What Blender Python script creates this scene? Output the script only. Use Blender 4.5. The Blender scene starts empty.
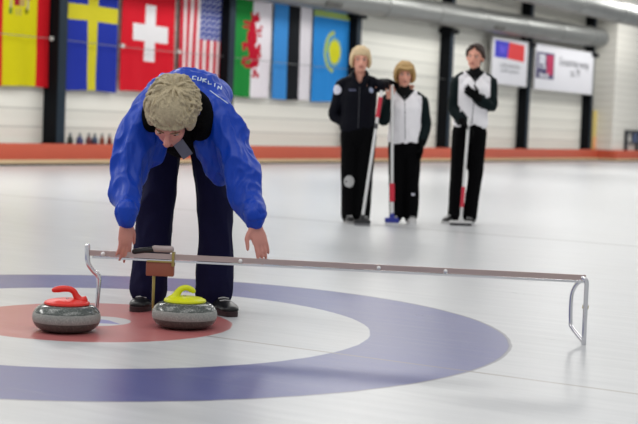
import bpy, bmesh, math, random
from mathutils import Vector as V, Matrix as M, noise
random.seed(7)
PI = math.pi
SC = bpy.context.scene
COL = SC.collection

# ------------------------------------------------------------------ camera
CAM_H, PITCH, ROLL, FPX = 0.92789, 0.062503, 0.03993, 1454.8
fw = V((0, math.cos(PITCH), -math.sin(PITCH)))
r0 = V((1, 0, 0)); u0 = r0.cross(fw)
rr = math.cos(ROLL) * r0 + math.sin(ROLL) * u0
uu = -math.sin(ROLL) * r0 + math.cos(ROLL) * u0
cd = bpy.data.cameras.new('camera'); cam = bpy.data.objects.new('camera', cd); COL.objects.link(cam)
cam.matrix_world = M(((rr.x, uu.x, -fw.x, 0), (rr.y, uu.y, -fw.y, 0), (rr.z, uu.z, -fw.z, CAM_H), (0, 0, 0, 1)))
cd.sensor_width = 36; cd.lens = FPX / 638 * 36; cd.clip_end = 300
cd.dof.use_dof = True; cd.dof.focus_distance = 6.35; cd.dof.aperture_fstop = 3.6
SC.camera = cam

# ------------------------------------------------------------------ light
wd = bpy.data.worlds.new('hall_air'); SC.world = wd; wd.use_nodes = True
bg = wd.node_tree.nodes['Background']; bg.inputs[0].default_value = (.95, .96, .97, 1); bg.inputs[1].default_value = .50
def area(name, loc, sx, sy, power, col=(1, 1, 1), rot=(0, 0, 0)):
    l = bpy.data.lights.new(name, 'AREA'); l.shape = 'RECTANGLE'; l.size = sx; l.size_y = sy; l.energy = power; l.color = col
    o = bpy.data.objects.new(name, l); o.location = loc; o.rotation_euler = rot; COL.objects.link(o); return o
# rows of ceiling luminaires of the rink hall
YAW = math.atan2(.85731, .5148)
C0 = V((-.97347, 6.43304, 0)); TT = V((.85731, -.5148, 0)); NN = V((.5148, .85731, 0)); DW = -12.3197
def W(s, d=0.0, z=0.0):                        # s along the side wall, d out from it over the ice
    return C0 + TT * (DW + d) + NN * s + V((0, 0, z))
for d in (3.6, 9.5, 15.0):
    for s in (-2, 8, 18, 28, 38):
        area('ceiling_lamp', W(s, d, 5.6), 5.5, 2.6, (450 if d < 5 else 115), (1, .985, .95), (0, 0, YAW))
SC.view_settings.view_transform = 'Standard'; SC.view_settings.look = 'None'
SC.view_settings.exposure = -0.06; SC.view_settings.gamma = 1

# ------------------------------------------------------------------ materials
def srgb(r, g, b):
    f = lambda c: (c / 255 / 12.92) if c / 255 <= .04045 else ((c / 255 + .055) / 1.055) ** 2.4
    return (f(r), f(g), f(b), 1)
class NT:
    def __init__(s, m): s.t = m.node_tree; s.n = s.t.nodes; s.b = s.n['Principled BSDF']
    def add(s, k, **kw):
        x = s.n.new(k)
        for a, v in kw.items(): setattr(x, a, v)
        return x
    def link(s, a, b): s.t.links.new(a, b)
    def math(s, op, a, b=None, c=None, clamp=False):
        x = s.n.new('ShaderNodeMath'); x.operation = op; x.use_clamp = clamp
        for i, q in enumerate((a, b, c)):
            if q is None: continue
            if isinstance(q, (int, float)): x.inputs[i].default_value = q
            else: s.link(q, x.inputs[i])
        return x.outputs[0]
    def mix(s, f, a, b):
        x = s.n.new('ShaderNodeMix'); x.data_type = 'RGBA'
        for i, q in ((0, f), (6, a), (7, b)):
            if isinstance(q, (int, float, tuple)): x.inputs[i].default_value = q
            else: s.link(q, x.inputs[i])
        return x.outputs[2]
    def noise(s, scale, detail=3, vec=None, rough=.5):
        x = s.n.new('ShaderNodeTexNoise'); x.inputs['Scale'].default_value = scale; x.inputs['Detail'].default_value = detail
        x.inputs['Roughness'].default_value = rough
        if vec is not None: s.link(vec, x.inputs['Vector'])
        return x.outputs[0]
    def coord(s, sc=(1, 1, 1), rot=(0, 0, 0)):
        tc = s.n.new('ShaderNodeTexCoord'); mp = s.n.new('ShaderNodeMapping')
        mp.inputs['Scale'].default_value = sc; mp.inputs['Rotation'].default_value = rot
        s.link(tc.outputs['Object'], mp.inputs[0]); return mp.outputs[0]
MATS = {}
def mat(name, col, rough=.6, metal=0, var=.12, nscale=30, bump=0, bscale=60, spec=.5, stretch=(1, 1, 1), coat=0, sheen=0):
    if name in MATS: return MATS[name]
    m = bpy.data.materials.new(name); m.use_nodes = True; t = NT(m); b = t.b
    c = srgb(*col); d = tuple(x * (1 - var) for x in c[:3]) + (1,); e = tuple(min(1, x * (1 + var)) for x in c[:3]) + (1,)
    co = t.coord(stretch)
    t.link(t.mix(t.noise(nscale, 4, co), d, e), b.inputs['Base Color'])
    b.inputs['Roughness'].default_value = rough; b.inputs['Metallic'].default_value = metal
    b.inputs['Specular IOR Level'].default_value = spec
    b.inputs['Coat Weight'].default_value = coat
    if sheen: b.inputs['Sheen Weight'].default_value = sheen
    if bump:
        bp = t.add('ShaderNodeBump'); bp.inputs['Strength'].default_value = bump; bp.inputs['Distance'].default_value = .02
        t.link(t.noise(bscale, 4, co), bp.inputs['Height']); t.link(bp.outputs[0], b.inputs['Normal'])
    MATS[name] = m; return m

def ice_material():
    m = bpy.data.materials.new('ice'); m.use_nodes = True; t = NT(m); b = t.b
    tc = t.add('ShaderNodeTexCoord'); mp = t.add('ShaderNodeMapping')           # object origin = centre of the house
    t.link(tc.outputs['Object'], mp.inputs[0])
    sx = t.add('ShaderNodeSeparateXYZ'); t.link(mp.outputs[0], sx.inputs[0])
    x, y = sx.outputs[0], sx.outputs[1]                                         # x across the sheet (tee line), y along it
    wob = t.math('MULTIPLY', t.math('SUBTRACT', t.noise(9, 2, mp.outputs[0]), .5), .012)
    r = t.math('ADD', t.math('SQRT', t.math('ADD', t.math('MULTIPLY', x, x), t.math('MULTIPLY', y, y))), wob)
    def band(v, a, c, soft=.006):                                               # 1 inside a..c
        up = t.math('DIVIDE', t.math('SUBTRACT', v, a), soft, clamp=True)
        dn = t.math('DIVIDE', t.math('SUBTRACT', c, v), soft, clamp=True)
        return t.math('MULTIPLY', up, dn)
    big = t.noise(1.1, 4, mp.outputs[0]); fine = t.noise(16, 5, mp.outputs[0])
    mp2 = t.add('ShaderNodeMapping'); mp2.inputs['Scale'].default_value = (1, 9, 1); mp2.inputs['Rotation'].default_value = (0, 0, .5)
    t.link(tc.outputs['Object'], mp2.inputs[0]); streak = t.noise(1.6, 5, mp2.outputs[0], .65)
    white = t.mix(t.math('MULTIPLY', t.math('SUBTRACT', streak, .3), 2.2, clamp=True), srgb(176, 178, 180), srgb(204, 205, 206))
    white = t.mix(t.math('MULTIPLY', big, .5), white, srgb(188, 191, 197))
    blue = t.mix(t.math('MULTIPLY', t.math('SUBTRACT', streak, .25), 1.7, clamp=True), srgb(68, 74, 128), srgb(92, 97, 148))
    blue = t.mix(t.math('MULTIPLY', fine, .35), blue, srgb(80, 80, 134))
    red = t.mix(streak, srgb(164, 84, 90), srgb(184, 118, 114))
    c = white
    c = t.mix(band(r, 1.219, 1.829), c, blue)
    c = t.mix(t.math('MULTIPLY', band(r, 1.820, 1.840, .005), .65), c, srgb(70, 62, 84))
    c = t.mix(band(r, .152, .61), c, red)
    # blue arrow mark on the white button
    ax = t.math('SUBTRACT', .142, x); inv = t.math('MULTIPLY', ax, .50)
    tri = t.math('MULTIPLY', band(y, -.06, .06, .008), band(x, -.02, .14, .01))
    tri = t.math('MULTIPLY', tri, t.math('GREATER_THAN', inv, t.math('ABSOLUTE', y)))
    c = t.mix(t.math('MULTIPLY', tri, .85), c, srgb(96, 100, 176))
    # tee line, centre line, hog line
    tee = t.math('MULTIPLY', band(y, -.012, .012, .006), t.math('GREATER_THAN', r, .61))
    tee = t.math('MULTIPLY', tee, t.math('ADD', t.math('MULTIPLY', t.noise(3, 3, mp.outputs[0]), .6), .4))
    c = t.mix(tee, c, srgb(120, 108, 96))
    hog = t.math('MULTIPLY', band(y, 6.55, 6.64, .02), .55)
    c = t.mix(hog, c, srgb(86, 88, 84))
    # pale scuffs and pebble wear
    sc = t.math('MULTIPLY', t.math('SUBTRACT', t.noise(2.2, 8, mp2.outputs[0], .75), .56), 2.2, clamp=True)
    c = t.mix(t.math('MULTIPLY', sc, .5), c, srgb(168, 170, 176))
    t.link(c, b.inputs['Base Color'])
    t.link(t.math('ADD', t.math('MULTIPLY', streak, .12), .24), b.inputs['Roughness'])
    b.inputs['Specular IOR Level'].default_value = .24
    bp = t.add('ShaderNodeBump'); bp.inputs['Strength'].default_value = .10; bp.inputs['Distance'].default_value = .004
    t.link(t.noise(70, 3, mp.outputs[0]), bp.inputs['Height']); t.link(bp.outputs[0], b.inputs['Normal'])
    return m

def wall_material(name, ca, cb, pitch, groove=.5):
    m = bpy.data.materials.new(name); m.use_nodes = True; t = NT(m); b = t.b
    co = t.coord(); s = t.add('ShaderNodeSeparateXYZ'); t.link(co, s.inputs[0])
    f = t.math('FRACT', t.math('DIVIDE', s.outputs[2], pitch))
    g = t.math('LESS_THAN', f, .10)
    n = t.noise(1.3, 4, t.coord((.3, 1, 5)))
    c = t.mix(n, srgb(*ca), srgb(*cb)); c = t.mix(t.math('MULTIPLY', g, groove), c, srgb(150, 150, 142))
    t.link(c, b.inputs['Base Color']); b.inputs['Roughness'].default_value = .55
    bp = t.add('ShaderNodeBump'); bp.inputs['Strength'].default_value = .6; bp.inputs['Distance'].default_value = .03
    t.link(t.math('ABSOLUTE', t.math('SUBTRACT', f, .5)), bp.inputs['Height']); t.link(bp.outputs[0], b.inputs['Normal'])
    return m
def attr_material(name, rough=.75, sheen=0, bump=.15, bscale=40, var=.1):
    m = bpy.data.materials.new(name); m.use_nodes = True; t = NT(m)
    a = t.add('ShaderNodeVertexColor', layer_name='dye')
    hs = t.add('ShaderNodeHueSaturation'); co = t.coord()
    t.link(t.math('ADD', t.math('MULTIPLY', t.noise(14, 4, co), 2 * var), 1 - var), hs.inputs['Value'])
    t.link(a.outputs[0], hs.inputs['Color']); t.link(hs.outputs[0], t.b.inputs['Base Color'])
    t.b.inputs['Roughness'].default_value = rough; t.b.inputs['Specular IOR Level'].default_value = .1
    bp = t.add('ShaderNodeBump'); bp.inputs['Strength'].default_value = bump; bp.inputs['Distance'].default_value = .02
    t.link(t.noise(bscale, 3, co), bp.inputs['Height']); t.link(bp.outputs[0], t.b.inputs['Normal'])
    return m
def granite_material(name, a, c, e, rough):
    m = bpy.data.materials.new(name); m.use_nodes = True; t = NT(m); b = t.b; co = t.coord()
    v = t.add('ShaderNodeTexVoronoi'); v.inputs['Scale'].default_value = 330; t.link(co, v.inputs['Vector'])
    s = t.add('ShaderNodeSeparateColor'); t.link(v.outputs['Color'], s.inputs[0])
    x = t.mix(t.math('GREATER_THAN', s.outputs[0], .62), srgb(*a), srgb(*c))
    x = t.mix(t.math('GREATER_THAN', s.outputs[1], .86), x, srgb(*e))
    x = t.mix(t.math('MULTIPLY', t.noise(40, 4, co), .4), x, srgb(*a))
    t.link(x, b.inputs['Base Color']); b.inputs['Roughness'].default_value = rough
    return m

# ------------------------------------------------------------------ object helpers
def link_mesh(name, me, m, parent=None, origin=V((0, 0, 0))):
    o = bpy.data.objects.new(name, me); COL.objects.link(o)
    for k in (m if isinstance(m, (list, tuple)) else [m]): me.materials.append(k)
    if parent is not None: o.parent = parent
    else: o.location = origin
    return o
def tag(o, label=None, cat=None, group=None, kind=None):
    for k, v in (('label', label), ('category', cat), ('group', group), ('kind', kind)):
        if v: o[k] = v
    return o
def empty(name, loc, rz=0, **kw):
    o = bpy.data.objects.new(name, None); o.empty_display_size = .1; COL.objects.link(o)
    o.location = loc; o.rotation_euler = (0, 0, rz); tag(o, **kw); return o
def bm_obj(name, bm, m, parent=None, loc=(0, 0, 0), rz=0, smooth=True, angle=40):
    bmesh.ops.recalc_face_normals(bm, faces=bm.faces)
    me = bpy.data.meshes.new(name); bm.to_mesh(me); bm.free()
    if smooth:
        me.shade_smooth()
        try: me.set_sharp_from_angle(angle=math.radians(angle))
        except Exception: pass
    o = link_mesh(name, me, m, parent); o.location = loc; o.rotation_euler = (0, 0, rz); return o
def add_box(bm, x0, x1, y0, y1, z0, z1, bev=0, mi=0):
    vs = [bm.verts.new((x, y, z)) for x in (x0, x1) for y in (y0, y1) for z in (z0, z1)]
    fs = [bm.faces.new([vs[i] for i in q]) for q in ((0, 1, 3, 2), (4, 6, 7, 5), (0, 4, 5, 1), (2, 3, 7, 6), (0, 2, 6, 4), (1, 5, 7, 3))]
    for f in fs: f.material_index = mi
    if bev:
        es = list({e for f in fs for e in f.edges})
        bmesh.ops.bevel(bm, geom=es, offset=bev, segments=2, affect='EDGES', profile=.6)
    return bm
def box_obj(name, dims, m, parent=None, loc=(0, 0, 0), rz=0, bev=0):
    bm = bmesh.new(); add_box(bm, *dims, bev=bev); return bm_obj(name, bm, m, parent, loc, rz, smooth=bev > 0)
def catmull(ps, n):
    out = []
    for i in range(len(ps) - 1):
        a = ps[max(i - 1, 0)]; b = ps[i]; c = ps[i + 1]; d = ps[min(i + 2, len(ps) - 1)]
        for k in range(n):
            t = k / n
            out.append([.5 * ((2 * b[j]) + (c[j] - a[j]) * t + (2 * a[j] - 5 * b[j] + 4 * c[j] - d[j]) * t * t + (3 * b[j] - a[j] - 3 * c[j] + d[j]) * t ** 3) for j in range(len(b))])
    out.append(list(ps[-1])); return out
def add_tube(bm, pts, rad, side=V((1, 0, 0)), seg=14, sub=4, cap=True, mi=0):
    """closed tapered tube; rad: number, or one per point: r or (a along side, b across)"""
    if not isinstance(rad, (list,)): rad = [rad] * len(pts)
    rows = [[*p, *(r if isinstance(r, tuple) else (r, r))] for p, r in zip(pts, rad)]
    if sub > 1 and len(rows) > 1: rows = catmull(rows, sub)
    P = [V(r[:3]) for r in rows]; R = [(max(r[3], 1e-4), max(r[4], 1e-4)) for r in rows]
    rings = []; prev = None
    def frame(i):
        nonlocal prev
        tg = (P[min(i + 1, len(P) - 1)] - P[max(i - 1, 0)]); tg.normalize()
        s = side - tg * side.dot(tg)
        if s.length < .15:
            q_ = prev if prev is not None else V((0, 1, 0)); s = q_ - tg * q_.dot(tg)
        s.normalize(); prev = s; return tg, s, tg.cross(s)
    def ring(c, s, b, ra, rb): return [bm.verts.new(c + s * (math.cos(2 * PI * k / seg) * ra) + b * (math.sin(2 * PI * k / seg) * rb)) for k in range(seg)]
    for i in range(len(P)):
        tg, s, b = frame(i); ra, rb = R[i]; e = min(ra, rb)
        if i == 0 and cap:
            for q in (.35, .75): rings.append(ring(P[0] - tg * e * math.sqrt(1 - q * q) * .9, s, b, ra * q, rb * q))
        rings.append(ring(P[i], s, b, ra, rb))
        if i == len(P) - 1 and cap:
            for q in (.75, .35): rings.append(ring(P[i] + tg * e * math.sqrt(1 - q * q) * .9, s, b, ra * q, rb * q))
    for a, b in zip(rings, rings[1:]):
        for k in range(seg):
            f = bm.faces.new((a[k], a[(k + 1) % seg], b[(k + 1) % seg], b[k])); f.material_index = mi
    f = bm.faces.new(rings[0][::-1]); f.material_index = mi
    f = bm.faces.new(rings[-1]); f.material_index = mi
    return bm
def add_ell(bm, c, r, rot=None, seg=16):
    m = M.Translation(c) @ ((rot.to_4x4() if rot is not None else M.Identity(4))) @ M.Diagonal((*r, 1))
    bmesh.ops.create_uvsphere(bm, u_segments=seg, v_segments=seg * 3 // 4, radius=1, matrix=m)
def add_lathe(bm, prof, seg=48, mi=None, scale=(1, 1), center=(0, 0, 0)):
    cx, cy, cz = center; rings = []
    for r, z in prof: rings.append([bm.verts.new((cx + r * scale[0] * math.cos(2 * PI * k / seg), cy + r * scale[1] * math.sin(2 * PI * k / seg), cz + z)) for k in range(seg)])
    for i, (a, b) in enumerate(zip(rings, rings[1:])):
        for k in range(seg):
            f = bm.faces.new((a[k], a[(k + 1) % seg], b[(k + 1) % seg], b[k])); f.material_index = mi[i] if mi else 0
    bm.faces.new(rings[0][::-1]); bm.faces.new(rings[-1])
    return bm
def fuse(name, bm, m, parent, voxel, smooth=4, dye=None, wr=0, wscale=9, seedv=0, fac=.5, ridged=False):
    """melt overlapping closed shapes into one continuous surface; coordinates are world, parent sits unrotated"""
    o0 = parent.location if parent is not None else V((0, 0, 0))
    bmesh.ops.recalc_face_normals(bm, faces=bm.faces)
    me = bpy.data.meshes.new('raw'); bm.to_mesh(me); bm.free()
    tmp = bpy.data.objects.new('raw', me); COL.objects.link(tmp)
    md = tmp.modifiers.new('r', 'REMESH'); md.mode = 'VOXEL'; md.voxel_size = voxel; md.use_smooth_shade = True
    ms = tmp.modifiers.new('s', 'SMOOTH'); ms.iterations = smooth; ms.factor = fac
    dg = bpy.context.evaluated_depsgraph_get(); dg.update()
    out = bpy.data.meshes.new_from_object(tmp.evaluated_get(dg))
    bpy.data.objects.remove(tmp); bpy.data.meshes.remove(me)
    out.materials.clear(); out.name = name
    nor = [v.normal.copy() for v in out.vertices]
    for v, n in zip(out.vertices, nor):
        if wr:
            p = v.co * wscale + V((seedv, 0, 0))
            q = V((p.x, p.y, p.z * .45))
            k = noise.noise(q) + .5 * noise.noise(q * 2.3) if not ridged else (.45 - 1.5 * abs(noise.noise(q)) - .6 * abs(noise.noise(q * 2.1 + V((3, 1, 7)))))
            v.co = v.co + n * (wr * k)
    if dye:
        ca = out.color_attributes.new('dye', 'FLOAT_COLOR', 'POINT')
        for i, v in enumerate(out.vertices): ca.data[i].color = dye(v.co, v.normal)
    for v in out.vertices: v.co = v.co - o0
    out.shade_smooth()
    return link_mesh(name, out, m, parent)
def text_obj(name, s, size, m, parent, loc, depth=.004, squash=1.0, bold=.0):
    cu = bpy.data.curves.new('lettering', 'FONT'); cu.body = s; cu.size = size; cu.extrude = depth; cu.offset = bold
    cu.align_x = 'CENTER'; cu.align_y = 'CENTER'
    tmp = bpy.data.objects.new('t', cu); COL.objects.link(tmp)
    dg = bpy.context.evaluated_depsgraph_get(); dg.update()
    me = bpy.data.meshes.new_from_object(tmp.evaluated_get(dg)); bpy.data.objects.remove(tmp)
    me.materials.clear(); me.name = name
    me.transform(M.Rotation(PI / 2, 4, 'X') @ M.Diagonal((squash, 1, 1, 1)))
    o = link_mesh(name, me, m, parent); o.location = loc; return o
def copy_tree(o, parent=None):
    c = o.copy(); COL.objects.link(c)
    if parent is not None: c.parent = parent
    for ch in [x for x in bpy.data.objects if x.parent == o]: copy_tree(ch, c)
    return c

# ------------------------------------------------------------------ setting
def struct(o): o['kind'] = 'structure'; return o
# ice sheet: local x = tee line, local y = along the sheet, origin at the button
ice = box_obj('floor', (-12.32, 22, -12, 60, -.12, 0), ice_material(), loc=C0, rz=YAW - PI / 2); struct(ice)
# side wall, local x = along wall (s), local y = away from the ice
WR = YAW
def wobj(name, dims, m, parent=None, bev=0, base=0):
    """box in wall frame: (s0,s1,d0,d1,z0,z1), d toward the ice"""
    s0, s1, d0, d1, z0, z1 = dims
    return box_obj(name, (s0, s1, -d1, -d0, z0, z1), m, parent, loc=(C0 + TT * DW) if parent is None else (0, 0, 0), rz=WR if parent is None else 0, bev=bev)
m_wall = wall_material('ribbed_wall_panel', (222, 221, 212), (234, 233, 224), .31)
m_wall2 = wall_material('pale_block_panel', (214, 212, 204), (226, 224, 216), .22, .35)
struct(wobj('wall_left', (2, 40.0, -.6, -.4, -.1, 4.75), m_wall))
struct(wobj('wall_far', (39.72, 62, -.6, .42, .36, 6.2), m_wall2))
struct(wobj('ceiling', (2, 40.0, -.6, 1.1, 4.75, 4.9), mat('ceiling_panel', (120, 116, 110), .8, nscale=3)))
m_org = mat('orange_board', (192, 84, 58), .5, var=.06, nscale=2)
m_tan = mat('pale_plywood', (205, 178, 140), .6, var=.1, nscale=5, stretch=(.3, 3, 3))
m_drk = mat('base_shadow_line', (52, 50, 48), .7)  # shadow line at the foot of the boards, built in as a dark strip
struct(wobj('trim_1', (4, 39.7, -.22, -.02, .10, .365), m_org, bev=.008))
struct(wobj('trim_2', (4, 39.7, -.22, 0, .035, .10), m_tan))
struct(wobj('trim_3', (4, 39.7, -.40, .005, -.1, .035), m_drk))
struct(wobj('trim_5', (39.7, 62, .25, .60, .10, .365), m_org, bev=.008))
struct(wobj('trim_6', (39.69, 62, -.40, .62, .035, .10), m_tan))
struct(wobj('trim_7', (39.69, 62, -.40, .625, -.1, .035), m_drk))
struct(wobj('trim_8', (39.7, 39.85, -.22, .30, .10, .365), m_org))
m_ledge = mat('grey_ledge', (120, 112, 104), .8)
struct(wobj('trim_4', (4, 39.7, -.40, -.22, .035, .355), m_ledge))

# posts
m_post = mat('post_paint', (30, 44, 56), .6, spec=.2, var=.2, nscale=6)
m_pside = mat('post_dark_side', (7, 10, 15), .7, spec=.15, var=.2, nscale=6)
post = empty('wall_post', W(13.95), WR, label='x', cat='post', group='dark steel posts along the side wall')
bm = bmesh.new()
add_box(bm, -.075, .135, .12, .135, .36, 4.74)                # front flange (facing the rink)
add_box(bm, -.02, .02, .13, .40, .36, 4.74)
add_box(bm, -.105, .135, .36, .395, .36, 4.74)
add_box(bm, -.105, -.085, .13, .38, .36, 4.74)
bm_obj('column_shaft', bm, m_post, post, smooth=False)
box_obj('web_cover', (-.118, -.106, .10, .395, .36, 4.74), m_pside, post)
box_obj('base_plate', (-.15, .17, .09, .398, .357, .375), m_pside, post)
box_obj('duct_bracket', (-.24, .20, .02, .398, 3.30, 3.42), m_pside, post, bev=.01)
ps = [13.93, 18.96, 24.05, 28.90, 34.04, 39.15]
pl = ['dark steel post standing between the crest flag and the yellow cross flag',
      'dark steel post between the flag with stars and the dragon flag',
      'dark steel post at the edge of the light blue sun flag',
      'dark steel post behind the shoulder of the dark-haired woman',
      'dark steel post between the two white sponsor banners',
      'farthest dark steel post, beside the upright yellow board']
posts = []
for i, s in enumerate(ps):
    o = post if i == 0 else copy_tree(post)
    o.location = W(s); o['label'] = pl[i]; o['group'] = 'dark steel posts along the side wall'; posts.append(o)

# cable with clips
bm = bmesh.new()
pp = []
for i in range(len(ps) - 1):
    for k in range(6):
        s = ps[i] + (ps[i + 1] - ps[i]) * k / 6; pp.append(V((s, .225, 2.135 - .02 * math.sin(PI * k / 6))))
pp = [V((4, .225, 2.13)), V((9, .225, 2.12))] + pp + [V((39.3, .225, 2.135))]
add_tube(bm, pp, .007, side=V((0, 1, 0)), seg=6, sub=1)
cb = bm_obj('wall_cable', bm, mat('grey_cable', (120, 122, 122), .5), loc=C0 + TT * DW, rz=WR)
tag(cb, 'thin grey cable strung post to post across the flags', 'cable')
for s in (13.8, 15.68, 17.38, 19.0, 24.0, 28.9, 34.1):
    bm = bmesh.new(); add_box(bm, s - .045, s + .045, .205, .245, 2.10, 2.17, bev=.008)
    bm_obj('cable_clip', bm, mat('pale_clip', (205, 205, 200), .4), cb)

# ducts
m_duct = mat('galvanised_duct', (140, 142, 140), .40, metal=.75, var=.12, nscale=2.5, bump=.25, bscale=2.2)
def duct(name, s0, s1, d, zf, r, step, label, vents=()):
    root = empty(name, W(s0, d, zf(s0)), WR, label=label, cat='duct', group=None)
    s = s0; dz0 = zf(s0)
    while s < s1 - .01:
        e = min(s + step, s1); bm = bmesh.new()
        a = V((s - s0, 0, zf(s) - dz0)); b = V((e - s0, 0, zf(e) - dz0))
        t = (b - a).normalized()
        add_tube(bm, [a, a + t * .02, a + t * .05, b - t * .05, b - t * .02, b], [r - .01, r - .004, r, r, r - .004, r - .01], side=V((0, 1, 0)), seg=40, sub=1, cap=False)
        bm_obj('duct_section', bm, m_duct, root)
        bm = bmesh.new(); add_tube(bm, [a - t * .03, a - t * .02, a + t * .02, a + t * .03], [r + .004, r + .016, r + .016, r + .004], side=V((0, 1, 0)), seg=40, sub=1, cap=False)
        bm_obj('joint_band', bm, m_duct, root)
        s = e
    for vs in vents:
        bm = bmesh.new(); q = -.62
        for k in range(-1, 6):
            an = q + (k - 2) * .055
            y, z = -math.cos(an) * (r + .012), math.sin(an) * (r + .012)
            add_box(bm, vs - s0 - .33, vs - s0 + .33, y - .012, y + .012, z - .012 + zf(vs) - dz0, z + .012 + zf(vs) - dz0)
        bm_obj('vent_grille', bm, mat('vent_dark', (84, 84, 80), .5), root, smooth=False)
    return root
d1 = duct('ventilation_duct', 14, 39.0, .05, lambda s: 3.66 + .0165 * (s - 24), .30, 2.68, 'long round silver duct running close above the banners and posts', vents=(22.2, 30.9))
bm = bmesh.new(); rz_ = .0165 * 25.0
add_tube(bm, [V((24.98, 0, rz_)), V((25.12, .01, rz_)), V((25.27, .07, rz_)), V((25.36, .20, rz_)), V((25.38, .34, rz_))], .30, side=V((0, 0, 1)), seg=40, sub=5, cap=False)
bm_obj('elbow', bm, m_duct, d1)
duct('ventilation_duct', 12, 58, 2.5, lambda s: 4.25 + .002 * (s - 30), .29, 3.1, 'shiny round silver duct hanging nearer the ice at the top right corner')

# ------------------------------------------------------------------ flags
m_flag = attr_material('flag_cloth', .8, bump=.1, var=.05)
def ring_dist(x, y, cx, cy): return math.hypot(x - cx, y - cy)
def flag(name_label, s0, s1, z0, z1, fn, seed, nx=110, nz=150):
    w = s1 - s0; h = z1 - z0; base = W(s0, -.30, z0)
    root_bm = bmesh.new(); grid = []
    for j in range(nz + 1):
        row = []
        for i in range(nx + 1):
            u = i / nx; v = j / nz
            a = (1 - v)
            y = .016 * a * math.sin(u * 9 + seed) + .012 * a * math.sin(u * 17 + v * 3 + seed * 2) + .008 * noise.noise(V((u * 3, v * 4, seed)))
            x = u * w + .012 * a * math.sin(v * 4 + seed) ; z = v * h - .012 * math.sin(u * 5 + seed) * a
            row.append(root_bm.verts.new((x, y, z)))
        grid.append(row)
    for j in range(nz):
        for i in range(nx): root_bm.faces.new((grid[j][i], grid[j][i + 1], grid[j + 1][i + 1], grid[j + 1][i]))
    me = bpy.data.meshes.new('hanging_flag'); root_bm.to_mesh(me); root_bm.free(); me.shade_smooth()
    ca = me.color_attributes.new('dye', 'FLOAT_COLOR', 'CORNER')
    li = 0
    for p in me.polygons:
        k = p.index; i = (k % nx + .5) / nx; j = (k // nx + .5) / nz
        c = srgb(*fn(i * w, j * h, w, h))
        for q in p.loop_indices: ca.data[q].color = c
    o = link_mesh('hanging_flag', me, m_flag); o.location = base; o.rotation_euler = (0, 0, WR)
    sol = o.modifiers.new('thick', 'SOLIDIFY'); sol.thickness = .004
    tag(o, name_label, 'flag', 'national flags hanging on the side wall')
    return o
def f_spain(x, z, w, h):
    if x < .37 or x > w - .37 + .06: return (196, 24, 34)
    X, Z = x - .74, z - 1.30                                # crest high on the yellow field
    if abs(X) < .13 and .02 < Z < .42: return ((150, 34, 44), (176, 150, 90), (98, 66, 110), (160, 120, 60))[(int((X + .13) / .13) + 2 * int(Z / .20)) % 4]
    if abs(X) < .15 and .44 < Z < .56: return (146, 56, 44)
    if .19 < abs(X) < .235 and -.02 < Z < .40: return (168, 158, 140)
    if .18 < abs(X) < .25 and .40 < Z < .48: return (150, 60, 50)
    if .17 < abs(X) < .27 and .14 < Z < .20: return (140, 30, 40)
    if -.25 < X < -.17 and -.12 < Z < -.03: return (110, 130, 50)
    if math.hypot(X - .18, Z + .06) < .05: return (120, 116, 20)
    if abs(X + .02) < .08 and -.14 < Z < -.01 and int((X + 1) * 30) % 2: return (168, 150, 90)
    return (204, 194, 22)
def f_sweden(x, z, w, h):
    if .56 < x < .84 or 1.22 < z < 1.50: return (206, 196, 46)
    return (38, 54, 158)
def f_swiss(x, z, w, h):
    X, Z = x - .84, z - 1.09; L = .52; H = .155
    if (abs(X) < L and abs(Z) < H) or (abs(X) < H and abs(Z) < L): return (226, 224, 226)
    return (206, 28, 44)
def f_usa(x, z, w, h):
    if z > h - 1.02 and x > w * .46:
        X = (x - w * .46); Z = (h - z); i = int(X / .085); j = int(Z / .113)
        cx, cz = (i + .5) * .085, (j + (.5 if i % 2 else .9)) * .113
        return (210, 212, 224) if math.hypot(X - cx, Z - cz) < .027 else (54, 66, 142)
    return (196, 44, 62) if int((x + 1e-4) / (w / 13)) % 2 == 0 else (226, 214, 214)
DRAG = [  # dragon passant turned on its side, head up: blobs (x, z, rx, rz)
    (.70, 1.62, .10, .08), (.60, 1.56, .07, .12), (.58, 1.40, .11, .14), (.62, 1.22, .12, .16), (.56, 1.05, .12, .15), (.64, .90, .14, .15),
    (.70, .74, .12, .12), (.60, .66, .08, .08), (.42, 1.52, .13, .035), (.38, 1.42, .10, .03), (.78, 1.38, .11, .04), (.86, 1.46, .05, .04), (.82, 1.28, .07, .03),
    (.40, 1.06, .14, .05), (.34, .98, .05, .05), (.42, .78, .12, .05), (.34, .70, .06, .05), (.46, .64, .10, .04), (.80, 1.02, .07, .10), (.84, .88, .05, .06),
    (.70, .52, .05, .08), (.78, .46, .05, .05), (.66, .44, .06, .03), (.56, 1.70, .04, .05), (.80, 1.64, .04, .025), (.74, 1.72, .05, .03), (.50, 1.30, .08, .05), (.46, 1.20, .05, .08)]
def f_wales(x, z, w, h):
    n = .02 * noise.noise(V((x * 14, z * 14, 3)))
    for a, b, c, d in DRAG:
        if ((x - (a - .6) * 1.15 - .80) / (c * 1.15 + n)) ** 2 + ((z - b) / (d + n)) ** 2 < 1:
            return (180, 22, 46)
    return (34, 132, 58) if x < w * .52 else (228, 222, 228)
def f_estonia(x, z, w, h):
    t = x / w
    return (62, 138, 208) if t < .37 else (26, 28, 32) if t < .69 else (226, 222, 228)
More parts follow.
